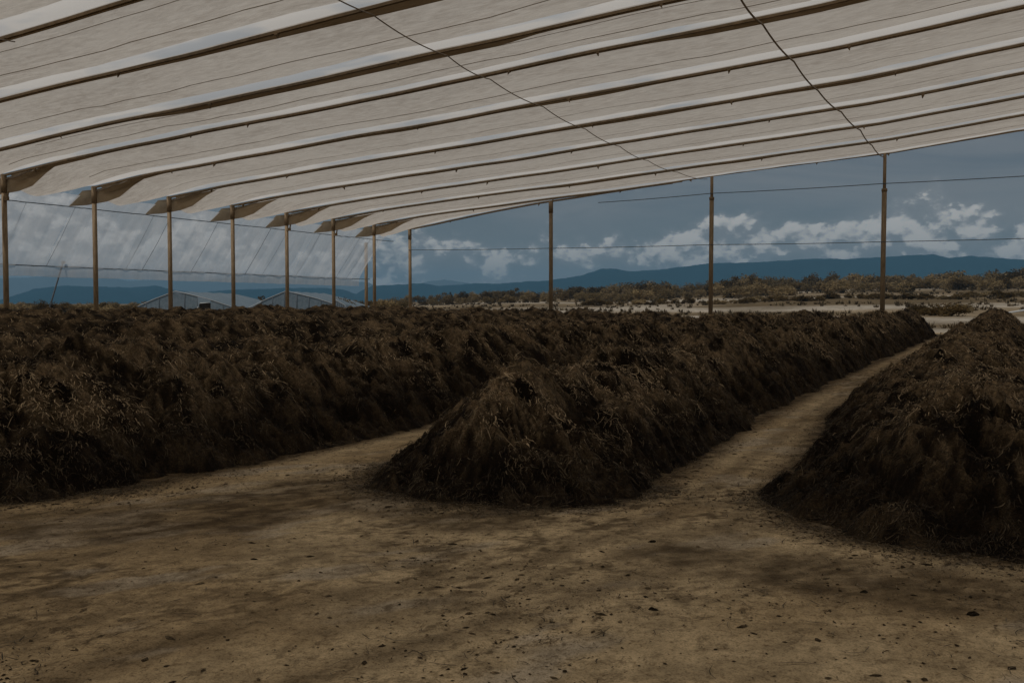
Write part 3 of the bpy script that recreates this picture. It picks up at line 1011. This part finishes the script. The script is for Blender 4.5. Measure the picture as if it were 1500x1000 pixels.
LABELS = [
    ('dark bagasse heap in the right foreground, cut by the frame edge', 'near'),
    ('dark bagasse heap in the middle with its rounded front end on the dirt', 'near'),
    ('dark bagasse heap in the left foreground running away to the right', 'near'),
    ('second bagasse heap from the left foreground, just behind the front left one', 'mid'),
    ('third bagasse heap back from the front left one', 'mid'),
    ('fourth bagasse heap back from the front left one', 'far'),
    ('fifth bagasse heap back, third from the posts of the left wall', 'far'),
    ('bagasse heap second from the posts of the left wall', 'far'),
    ('bagasse heap farthest back, right against the left wall posts', 'far'),
]
for k, row in enumerate(ROWS):
    lab, rank = LABELS[k]
    y0, y1 = row['y0'], row['y1']
    c = row['C'][0]
    root = empty('bagasse_heap', (c, y0, 0))
    tag(root, lab, 'heap', 'long heaps of agave bagasse under the shed')
    s0, s1, nx = {'near': (0.013, 0.0028, 190), 'mid': (0.05, 0.0040, 66), 'far': (0.08, 0.0045, 46)}[rank]
    ys = [y0 - 0.25]
    while ys[-1] < y1 + 0.25: ys.append(ys[-1] + s0 + s1 * max(0, ys[-1] - 4))
    ys = np.array(ys)
    S, Y = np.meshgrid(np.linspace(-1.25, 1.25, nx), ys, indexing='ij')
    cc, hw, _h = row_at(k, Y)
    X = cc + S * hw
    Z, Rd = heap_height(k, X, Y, True)
    Z = np.maximum(Z, -0.06)
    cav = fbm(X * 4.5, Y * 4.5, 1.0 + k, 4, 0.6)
    t = (sstep(0.32, 0.66, cav) * (0.12 + 0.88 * Rd) * (0.25 + 0.75 * sstep(0.30, 0.92, Z / _h)))[..., None]  # core lighter on ridges and crest, top light put into the tint
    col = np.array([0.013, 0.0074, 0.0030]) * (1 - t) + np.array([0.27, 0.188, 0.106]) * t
    V = np.stack([X - c, Y - y0, Z], -1).reshape(-1, 3)
    Fc = grid_faces(nx, len(ys))
    keep = (Z.reshape(-1)[Fc] > -0.055).any(1)
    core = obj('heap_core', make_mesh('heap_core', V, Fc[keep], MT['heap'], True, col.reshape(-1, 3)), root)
    # ---- fibres lying on the heap
    n = {'near': 95000, 'mid': 24000, 'far': 12000}[rank]
    m = n * 3
    q = NP.rand(m)
    ymax = y1 if rank != 'near' else y1 - 6
    a0, a1 = max(y0, 5.0), ymax
    pw = {'near': 1.35, 'mid': 1.2, 'far': 1.1}[rank]
    py = (y0 - 0.1) * ((a1 + 0.2) / (y0 - 0.1)) ** q
    cc, hw, _h = row_at(k, py)
    pxx = cc + NP.uniform(-1.08, 1.08, m) * hw
    e = 0.03
    z0, rd = heap_height(k, pxx, py, True)
    clump = fbm(pxx * 3.2, py * 3.2, 20.0 + k, 4, 0.6)
    big = fbm(pxx * 0.9, py * 0.9, 40.0 + k, 2)
    dry = 0.15 + 0.85 * sstep(0.30, 0.92, z0 / _h + (big - 0.5) * 0.5)     # dry: top light put into the colour, paler crest and darker foot
    wisp = rd * (0.35 + 0.65 * sstep(0.36, 0.56, clump))
    prob = 0.13 + 0.20 * sstep(0.45, 0.66, clump) + 1.0 * wisp
    ok = (NP.rand(m) < prob) & (z0 > 0.01)
    idx = np.nonzero(ok)[0][:n]
    pxx, py, z0, clump, big, wisp = pxx[idx], py[idx], z0[idx], clump[idx], big[idx], wisp[idx]
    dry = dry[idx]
    e = 0.11
    gx = (heap_height(k, pxx + e, py) - heap_height(k, pxx - e, py)) / (2 * e)
    gy = (heap_height(k, pxx, py + e) - heap_height(k, pxx, py - e)) / (2 * e)
    nn = len(pxx)
    gl = np.hypot(gx, gy) + 1e-6
    lim = np.minimum(1, 0.95 / gl); gx = gx * lim; gy = gy * lim; gl = gl * lim
    a = np.arctan2(-gy, -gx) + np.where(NP.rand(nn) < 0.55, NP.uniform(-pi, pi, nn), NP.normal(0, 0.7, nn))
    dist = np.hypot(pxx, py)
    Ln = NP.gamma(2.0, 0.017, nn) + 0.016 + (NP.rand(nn) < 0.08) * NP.uniform(0.03, 0.14, nn)
    steep = 1 / np.sqrt(1 + np.clip(gl, 0, 3) ** 2 * np.abs(np.cos(a - np.arctan2(-gy, -gx))))
    Ln = np.clip(Ln, 0.012, 0.20) * steep * (1 + 0.012 * np.clip(dist - 8, 0, 40))
    wd = NP.uniform(0.0016, 0.0042, nn) * (1 + 0.055 * np.clip(dist - 8, 0, 50))
    nseg = 3
    P = np.zeros((nn, nseg + 1, 3))
    cx_, cy_ = pxx.copy(), py.copy()
    ang = a.copy(); curl = NP.normal(0, 0.75, nn)
    lift = NP.uniform(0.002, 0.028, nn)
    for sgm in range(nseg + 1):
        zz = z0 + gx * (cx_ - pxx) + gy * (cy_ - py)
        bow = np.sin(pi * sgm / nseg) * NP.uniform(0.0, 0.016, nn)
        P[:, sgm] = np.stack([cx_, cy_, np.maximum(zz, 0.015) + lift + bow], -1)
        cx_ = cx_ + np.cos(ang) * Ln / nseg; cy_ = cy_ + np.sin(ang) * Ln / nseg
        ang = ang + curl
    side = np.stack([-np.sin(a), np.cos(a), NP.uniform(-0.6, 0.6, nn)], -1)
    side /= np.linalg.norm(side, axis=1)[:, None]
    taper = np.array([0.6, 1.0, 0.9, 0.35])
    off = side[:, None, :] * wd[:, None, None] * taper[None, :, None]
    V = np.stack([P - off, P + off], 2).reshape(-1, 3)
    V[:, 0] -= c; V[:, 1] -= y0
    b = (np.arange(nn) * (nseg + 1) * 2)[:, None] + (np.arange(nseg) * 2)[None, :]
    Fc = np.stack([b, b + 1, b + 3, b + 2], -1).reshape(-1, 4)
    val = {'near': 1.0, 'mid': 1.5, 'far': 1.7}[rank] * NP.rand(nn) ** 1.5 * (0.10 + 0.16 * sstep(0.48, 0.66, clump) + 1.0 * wisp) * (0.7 + 0.7 * sstep(0.4, 0.6, big)) * dry * 2.6  # ridge and crest fibres tinted paler, standing in for light from above
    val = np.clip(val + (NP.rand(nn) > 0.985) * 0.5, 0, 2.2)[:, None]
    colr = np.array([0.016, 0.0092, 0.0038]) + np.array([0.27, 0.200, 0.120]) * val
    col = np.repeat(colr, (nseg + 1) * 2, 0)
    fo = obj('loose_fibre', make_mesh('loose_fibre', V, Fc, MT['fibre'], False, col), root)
    fo['kind'] = 'stuff'


# ------------------------------------------------------------------ litter on the dirt floor
def litter():
    n = 34000
    q = NP.rand(n * 3)
    y = 2.6 + 22 * q ** 1.9
    x = NP.uniform(-9.5, 3.2, n * 3) * (0.55 + 0.05 * y)
    x = np.clip(x, -14, 4)
    near = row_mask(x, y, 0.55)
    pat = fbm(x * 0.5 + 7, y * 0.5, 2.0, 3)
    pr = 0.07 + 0.35 * sstep(0.42, 0.65, pat) + 1.2 * near ** 2
    inrow = row_mask(x, y, 0.02) > 0.5
    ok = np.nonzero((NP.rand(n * 3) < pr) & ~inrow)[0][:n]
    x, y = x[ok], y[ok]; n = len(x)
    ex_, ey_ = [], []
    for k in range(3):
        r = ROWS[k]; m_ = 7000
        q = NP.rand(m_); side = np.where(NP.rand(m_) < 0.5, -1, 1)
        yy = r['y0'] + 1.2 + 26 * q ** 2.2
        cc, hw, _h = row_at(k, yy)
        ex_.append(cc + side * (hw * 0.96 + NP.exponential(0.13, m_))); ey_.append(yy)
        th = NP.uniform(-pi, 0, m_); cc, hw, _h = row_at(k, np.full(m_, r['y0'] + 1.0))
        rad = hw * 0.98 + NP.exponential(0.14, m_)
        ex_.append(cc + rad * np.cos(th)); ey_.append(r['y0'] + hw + rad * np.sin(th))
    ex_ = np.concatenate(ex_); ey_ = np.concatenate(ey_)
    x = np.concatenate([x, ex_]); y = np.concatenate([y, ey_]); n = len(x)
    z = floor_h(x, y) + 0.022
    # crumbs: squashed little four sided lumps
    base = np.array([(1, 0, 0), (0, 1, 0), (-1, 0, 0), (0, -1, 0), (0.1, 0.1, 0.75), (0.5, 0.5, .45), (-.5, .4, .5)])
    fc = np.array([(0, 5, 4), (5, 1, 4), (1, 6, 4), (6, 2, 4), (2, 3, 4), (3, 0, 4), (0, 1, 5), (1, 2, 6)])
    s = np.clip(NP.gamma(1.2, 0.0027, n), 0.0013, 0.016)
    a = NP.rand(n) * 6.28
    el = NP.uniform(1.0, 2.6, n)
    bx = base[None, :, 0] * (s * el)[:, None] * NP.uniform(0.7, 1.3, (n, 7)); by = base[None, :, 1] * s[:, None] * NP.uniform(0.7, 1.3, (n, 7))
    V = np.stack([x[:, None] + bx * np.cos(a)[:, None] - by * np.sin(a)[:, None], y[:, None] + bx * np.sin(a)[:, None] + by * np.cos(a)[:, None],
                  z[:, None] + base[None, :, 2] * s[:, None] * 0.8], -1).reshape(-1, 3)
    Fc = (fc[None] + (np.arange(n) * 7)[:, None, None]).reshape(-1, 3)
    v = NP.rand(n)[:, None] ** 2
    col = np.repeat(np.array([0.055, 0.037, 0.019]) + np.array([0.20, 0.148, 0.088]) * v, 7, 0)
    o = obj('floor_crumbs', make_mesh('floor_crumbs', V, Fc, MT['heap'], False, col))
    tag(o, 'dark bagasse crumbs scattered over the dirt floor', 'litter', kind='stuff')
    # loose fibres
    m = 16000
    pick = NP.choice(n, m)
    x = x[pick] + NP.normal(0, 0.15, m); y = y[pick] + NP.normal(0, 0.15, m)
    a = NP.rand(m) * 6.28; curl = NP.normal(0, 0.7, m)
    Ln = np.clip(NP.gamma(2.2, 0.035, m), 0.03, 0.3); wd = NP.uniform(0.0015, 0.004, m)
    P = []
    for k in range(4):
        P.append(np.stack([x, y, floor_h(x, y) + 0.028 + 0.008 * NP.rand(m)], -1))
        x = x + np.cos(a) * Ln / 3; y = y + np.sin(a) * Ln / 3; a = a + curl
    P = np.stack(P, 1)
    d = np.diff(P, axis=1); d = np.concatenate([d, d[:, -1:]], 1)
    side = np.stack([-d[..., 1], d[..., 0], d[..., 0] * 0], -1); side /= np.linalg.norm(side, axis=2, keepdims=True) + 1e-9
    off = side * wd[:, None, None] * np.array([.6, 1, .9, .4])[None, :, None]
    V = np.stack([P - off, P + off], 2).reshape(-1, 3)
    b = (np.arange(m) * 8)[:, None] + (np.arange(3) * 2)[None, :]
    Fc = np.stack([b, b + 1, b + 3, b + 2], -1).reshape(-1, 4)
    v = NP.rand(m)[:, None] ** 1.5
    col = np.repeat(np.array([0.04, 0.028, 0.015]) + np.array([0.2, 0.155, 0.1]) * v, 8, 0)
    o = obj('floor_fibre', make_mesh('floor_fibre', V, Fc, MT['fibre'], False, col))
    tag(o, 'loose agave fibres strewn over the dirt floor', 'litter', kind='stuff')


litter()


# single clods that stand out on the bare dirt


CLODS = [((372, 825), 0.075, 'small black clod alone on bare dirt left of centre', None),
         ((958, 900), 0.09, 'dark flat clod on bare dirt below the curved tyre scuffs', None),
         ((1265, 872), 0.085, 'dark clod on the dirt in front of the right heap', None),
         ((1426, 908), 0.11, 'largest dark clod on the dirt at lower right', None),
         ((955, 800), 0.09, 'dark clod on the dirt in front of the aisle between the two right heaps', None)]
for (p, s, lab, _) in CLODS:
    x, y = on_floor(*p)
    nu, nv = 14, 8
    V = []
    sd = R.uniform(0, 50)
    for i in range(nv):
        ph = (pi / 2) * i / (nv - 1)
        for j in range(nu):
            th = 2 * pi * j / nu
            rr = 1 + 1.3 * (float(fbm(np.array(cos(th) * 1.6 + sd), np.array(sin(th) * 1.6), ph * 1.2, 3)) - 0.5)
            V.append((0.28 * s * 1.25 * rr * cos(ph) * cos(th), 0.28 * s * 0.8 * rr * cos(ph) * sin(th), 0.28 * s * 0.6 * rr * sin(ph) - 0.008))
    Fc = [(i * nu + j, i * nu + (j + 1) % nu, (i + 1) * nu + (j + 1) % nu, (i + 1) * nu + j) for i in range(nv - 1) for j in range(nu)]
    cl = NP.rand(len(V), 1) * np.array([0.03, 0.022, 0.012]) + np.array([0.018, 0.012, 0.006])
    o = obj('bagasse_clod', make_mesh('bagasse_clod', V, Fc, MT['heap'], False, cl))
    o.location = (x, y, float(floor_h(np.array(x), np.array(y))) + 0.022)
    o.rotation_euler = (0, 0, R.uniform(-0.3, 1.2))
    tag(o, lab, 'clod', 'single clods on the bare dirt floor')

# ================================================================== BEYOND THE SHED
# ------------------------------------------------------------------ film tunnels on the left
def tunnel(px0, px1, pk, d, eave, ridge, depth, label, dark_opening=None):
    (x0, y0), (x1, y1), (xm, ym) = at_depth(px0, d), at_depth(px1, d), at_depth(pk, d)
    cx, cy = (x0 + x1) / 2, (y0 + y1) / 2
    gz = float(ground_z(cx, cy)) - 0.1
    w = math.hypot(x1 - x0, y1 - y0); rot = math.atan2(y1 - y0, x1 - x0)
    root = empty('film_tunnel', (cx, cy, gz), rot)
    tag(root, label, 'greenhouse', 'low film tunnels beyond the left wall')
    m = math.hypot(xm - x0, ym - y0) - w / 2
    sec = [(-w / 2, 0), (-w / 2, eave), (-w / 4 + m / 2 - .2, (eave + ridge) / 2 + 0.0), (m, ridge), (w / 4 + m / 2 + .2, (eave + ridge) / 2 + 0.12), (w / 2, eave), (w / 2, 0)]
    ny = 9
    V = []
    for j in range(ny):
        for x, z in sec:
            V.append((x, depth * j / (ny - 1), z - 0.10 * (j % 2) * (z > 0)))
    ns = len(sec)
    Fc = [(j * ns + k, j * ns + k + 1, (j + 1) * ns + k + 1, (j + 1) * ns + k) for j in range(ny - 1) for k in range(ns - 1)]
    obj('roof_film', make_mesh('roof_film', V, Fc, MT['tent'], False), root)
    # gable end as upright film panels between studs
    xs = np.linspace(-w / 2, w / 2, 9)
    sx = [q[0] for q in sec[1:-1]]; sz = [q[1] for q in sec[1:-1]]
    for a, b in zip(xs[:-1], xs[1:]):
        if dark_opening and a - .1 < dark_opening * w < b - .1:
            hh = 0.78 * min(np.interp(a, sx, sz), np.interp(b, sx, sz))
            mb = MB(); mb.box(((a + b) / 2, 0.5, hh / 2), (b - a - 0.1, 0.06, hh)); mb.build('dark_opening', MT['dark'], root)  # dark panel painted as the shade inside the open doorway
            mb = MB(); mb.tube([(a, -0.05, 0), (a, -0.05, hh * .7), (a + (b - a) * .2, -0.05, hh), (b, -0.05, hh * 1.05)], 0.05, 8); mb.build('door_frame', MT['pipe'], root, True)
            continue
        za, zb = np.interp(a, sx, sz) - .03, np.interp(b, sx, sz) - .03
        obj('gable_panel', make_mesh('gable_panel', [(a + .03, 0, 0), (b - .03, 0.0, 0), (b - .03, 0.0, zb), (a + .03, 0, za)], [(0, 1, 2, 3)], MT['tent'], False), root)
        mb = MB(); mb.tube([(b, -0.03, 0), (b, -0.03, zb)], 0.05, 6); mb.build('stud', MT['wire'], root, True)
    mb = MB(); mb.tube([(x, -0.05, z) for x, z in sec], 0.045, 6); mb.build('edge_pipe', MT['pipe'], root, True)


tunnel(196, 346, 258, 128, 1.0, 3.30, 26, 'low blue-grey film tunnel with a dark arched doorway, nearer the left edge', 0.12)
tunnel(364, 506, 420, 132, 1.0, 3.35, 26, 'low blue-grey film tunnel with a pointed roof, the right-hand one', -0.40)
tunnel(488, 512, 492, 120, 0.5, 1.95, 5, 'smallest pale film tunnel at the right end of the others')


# ------------------------------------------------------------------ scrub trees and bushes
def leaf_cloud(seed, blobs, per, leaf, flat):
    rs = np.random.RandomState(seed)
    C = []
    for b in range(blobs):
        a = rs.rand() * 6.28; r = 0.42 * math.sqrt(rs.rand())
        C.append((r * cos(a), r * sin(a), 0.10 + 0.70 * rs.rand() * (1 - r * 1.1), rs.uniform(0.13, 0.25)))
    V = []
    for cx, cy, cz, rr in C:
        d = rs.normal(size=(per, 3)); d /= np.linalg.norm(d, axis=1)[:, None]
        p = np.array([cx, cy, cz]) + d * rr * rs.uniform(0.45, 1.15, (per, 1)) * np.array([1, 1, flat])
        u = rs.normal(size=(per, 3)); u /= np.linalg.norm(u, axis=1)[:, None]
        v = np.cross(u, d + 0.3 * rs.normal(size=(per, 3))); v /= np.linalg.norm(v, axis=1)[:, None] + 1e-9
        s = rs.uniform(0.6, 1.3, (per, 1)) * leaf
        V.append(np.stack([p - u * s, p - v * s * .55, p + u * s, p + v * s * .55], 1))
    V = np.concatenate(V).reshape(-1, 3)
    V[:, 2] = np.maximum(V[:, 2], 0.02)
    Fc = np.arange(len(V)).reshape(-1, 4)
    return V, Fc, C


CROWN, TRUNK = [], []
for s in range(9):
    V, Fc, C = leaf_cloud(100 + s, 20 + s % 4, 85, 0.042, 0.85)
    CROWN.append((make_mesh('crown', V, Fc, MT['leaf'], False), make_mesh('crown', V, Fc, MT['leaf_dark'], False)))
    mb = MB()
    mb.tube([(0, 0, -0.05), (0.01, 0, 0.15), (0.02, 0.01, 0.32)], [0.030, 0.022, 0.014], 6)
    for cx, cy, cz, rr in C[:6]:
        mb.tube([(0, 0, 0.08), (cx * .5, cy * .5, cz * .6), (cx, cy, cz)], [0.016, 0.010, 0.005], 5)
    TRUNK.append(mb.mesh('trunk', MT['bark'], True))


def shrub(name, x, y, h, w, label, cat, group=None, dark=False):
    z = float(ground_z(x, y))
    root = empty(name, (x, y, z - 0.05 * h), R.uniform(0, 6.28))
    root.scale = (w, w, h)
    tag(root, label, cat, group)
    k = R.randrange(len(CROWN))
    obj('crown', CROWN[k][1 if dark else 0], root)
    obj('trunk', TRUNK[k], root)
    return root


SKY = [(-20, 441), (60, 440), (180, 439), (210, 440), (350, 437), (500, 428), (520, 430), (560, 432), (640, 425), (700, 419), (760, 418), (800, 418), (850, 412), (910, 407), (945, 403), (1000, 410), (1040, 405), (1080, 397), (1105, 394), (1130, 402),
       (1200, 396), (1240, 393), (1290, 397), (1330, 395), (1350, 399), (1400, 388), (1430, 393), (1455, 390), (1490, 385), (1560, 386)]


def place_by_top(px, ytop, d):
    """height a shrub needs at depth d so that its top reaches the surveyed skyline"""
    x, y = at_depth(px, d)
    return x, y, H + (446 - ytop) * d / F - float(ground_z(x, y))


def belt(x0, x1, step, dlo, dhi, drop, jit, label, group, dark, hmin, hmax, wf, name='scrub_tree', cat='tree'):
    px = x0
    while px < x1:
        d = R.uniform(dlo, dhi)
        yt = np.interp(px, [q[0] for q in SKY], [q[1] for q in SKY]) + drop + R.uniform(-1, 1) * jit
        x, y, h = place_by_top(px, yt, d)
        h = min(max(h, hmin), hmax)
        dk = R.random() < dark
        lab = label
        if '{' in label:
            sec = 'left of the leftmost end post' if px < 807 else 'between the two left end posts' if px < 1040 else 'between the two right end posts' if px < 1292 else 'right of the rightmost end post'
            lab = label.format(('dark' if dk else 'olive brown'), sec)
        shrub(name, x, y, h * 1.08, h * R.uniform(*wf), lab, cat, group, dk)
        px += step * R.uniform(0.55, 1.45)


G1 = 'scrub trees in the belt below the blue hills'
belt(596, 1530, 13, 300, 400, 1, 3.5, '{} scrub tree on the skyline of the belt, {}', G1, 0.25, 2.5, 13, (0.9, 1.5))
belt(590, 1530, 15, 235, 300, 11, 4, '{} scrub tree at the front of the belt, {}', 'scrub trees in front of the belt', 0.3, 1.5, 8, (1.1, 1.7))
belt(500, 600, 10, 150, 230, 2, 4, 'brown bush behind the two corner posts', 'bushes behind the corner posts', 0.35, 1.5, 7, (0.9, 1.5), 'bush', 'bush')
belt(0, 196, 9, 130, 210, 1, 3, 'low brown bush beyond the film at the far left', 'low bushes beyond the left film', 0.3, 1.3, 5, (1.2, 2.0), 'bush', 'bush')
# darker low hedge lines across the slope
px = 860
while px < 1520:
    d = R.uniform(165, 182) - (px - 860) * 0.03
    x, y = at_depth(px, d)
    h = R.uniform(0.9, 1.7)
    shrub('bush', x, y, h, h * R.uniform(1.4, 2.2), 'dark low bush in the line across the dry slope', 'bush', 'dark bushes in a line across the slope', R.random() < 0.8)
    px += R.uniform(7, 22)
for (px, d, h, w, lab, dk) in ((1342, 96, 1.5, 2.6, 'dark round bush in the gap above the alley end, left one', True), (1362, 92, 1.6, 2.4, 'dark round bush in the gap above the alley end, middle one', True),
                               (1394, 90, 1.7, 3.0, 'widest dark bush in the gap beside the right heap', True), (1412, 99, 1.2, 2.2, 'small olive bush just left of the right heap peak', False)):
    x, y = at_depth(px, d); shrub('bush', x, y, h, w, lab, 'bush', 'bushes at the end of the alley', dk)
for (px, yt, d, wf, lab, dk) in ((58, 431, 140, 0.75, 'tall dark bush standing out between the two leftmost posts', True), (74, 435, 142, 0.9, 'shorter dark bush just right of the tall one at far left', True),
                                 (150, 438, 150, 1.4, 'dark bush right of the second post from the left', True),
                                 (214, 436, 150, 1.4, 'bush behind the left roof slope of the first film tunnel', False),
                                 (357, 430, 170, 1.3, 'left dark bush of three behind the second film tunnel', True), (384, 427, 172, 1.3, 'middle dark bush of three behind the second film tunnel', True),
                                 (398, 430, 168, 1.2, 'right dark bush of three behind the second film tunnel', False), (505, 427, 150, 1.1, 'large dark bush right of the last tunnel', True),
                                 (660, 423, 330, 0.5, 'single dark bush tip sticking out left of the belt', True), (945, 402, 330, 1.1, 'dark tree crown rising highest beside the first hill slope', True),
                                 (1106, 393, 330, 0.9, 'darker twin tree crown rising out of the belt left of the right post', True), (1092, 396, 335, 0.9, 'lighter twin tree crown rising out of the belt left of the right post', False),
                                 (1457, 386, 340, 0.35, 'thin upright tree poking above the belt at right', True), (1484, 384, 300, 1.3, 'big dark tree at the right end of the belt', True)):
    x, y, h = place_by_top(px, yt, d)
    h = max(h, 1.2)
    shrub('bush' if d < 200 else 'scrub_tree', x, y, h * 1.05, h * wf, lab, 'bush' if d < 200 else 'tree', None, dk)


# ------------------------------------------------------------------ dry tufts and low scrub between the bushes
def tufts():
    n = 4500
    a = np.radians(NP.uniform(-14, 58, n)); r = 72 + 230 * NP.rand(n) ** 1.5
    x = -r * np.sin(a); y = r * np.cos(a)
    ok = (fbm(x * 0.06, y * 0.06, 3.0, 3) > 0.45)
    x, y, r = x[ok], y[ok], r[ok]; n = len(x)
    z = ground_z(x, y)
    per = 9
    h = NP.uniform(0.10, 0.38, n)[:, None] * (1 + 0.004 * r[:, None])
    ang = NP.rand(n, per) * 6.28; sp = NP.uniform(0.05, 0.4, (n, per)) * 1.2
    bx = x[:, None] + np.cos(ang) * sp * 0.5; by = y[:, None] + np.sin(ang) * sp * 0.5
    tx = x[:, None] + np.cos(ang) * sp * 1.2; ty = y[:, None] + np.sin(ang) * sp * 1.2
    wd = 0.05 * (1 + 0.006 * r[:, None])
    V = np.stack([np.stack([bx - np.sin(ang) * wd, by + np.cos(ang) * wd, z[:, None] + 0 * bx], -1),
                  np.stack([bx + np.sin(ang) * wd, by - np.cos(ang) * wd, z[:, None] + 0 * bx], -1),
                  np.stack([tx, ty, z[:, None] + h * NP.uniform(0.6, 1.2, (n, per))], -1)], 2).reshape(-1, 3)
    Fc = np.arange(len(V)).reshape(-1, 3)
    v = NP.rand(n)
    c = np.array([0.055, 0.040, 0.020]) + np.array([0.12, 0.09, 0.052]) * v[:, None] ** 1.5
    o = obj('dry_scrub', make_mesh('dry_scrub', V, Fc, MT['fibre'], False, np.repeat(c, per * 3, 0)))
    tag(o, 'dry grass and low scrub tufts dotting the open ground', 'scrub', kind='stuff')


tufts()

# fallen pole at the far right
x, y = at_depth(1492, 78)
mb = MB(); mb.tube([(-2.2, 0, 0.35), (0, 0.1, 0.75), (2.6, 0.2, 1.2)], [0.07, 0.08, 0.09], 8)
o = mb.build('fallen_pole', MT['pipe'], None, True)
o.location = (x, y, float(ground_z(x, y)))
tag(o, 'pale pole lying aslant on the ground at the right edge', 'pole')
mb = MB(); mb.tube([(1.2, -0.4, 0), (1.35, 0.14, 1.0)], 0.05, 6); mb.build('prop', MT['bark'], o, True)

# ------------------------------------------------------------------ haze
def haze():
    mb = MB(); mb.box((0, 0, 0), (14300, 14300, 300))
    m = Mat('haze air')
    v = m.N('ShaderNodeVolumePrincipled')
    v.inputs['Color'].default_value = (0.36, 0.70, 1.0, 1)
    v.inputs['Density'].default_value = 0.00021
    v.inputs['Anisotropy'].default_value = 0.0
    m.L(v.outputs[0], m.out.inputs['Volume'])
    o = mb.build('haze', m.m)
    o.location = (0, 0, 120)
    tag(o, 'thin blue haze over the far hills', kind='stuff')


haze()
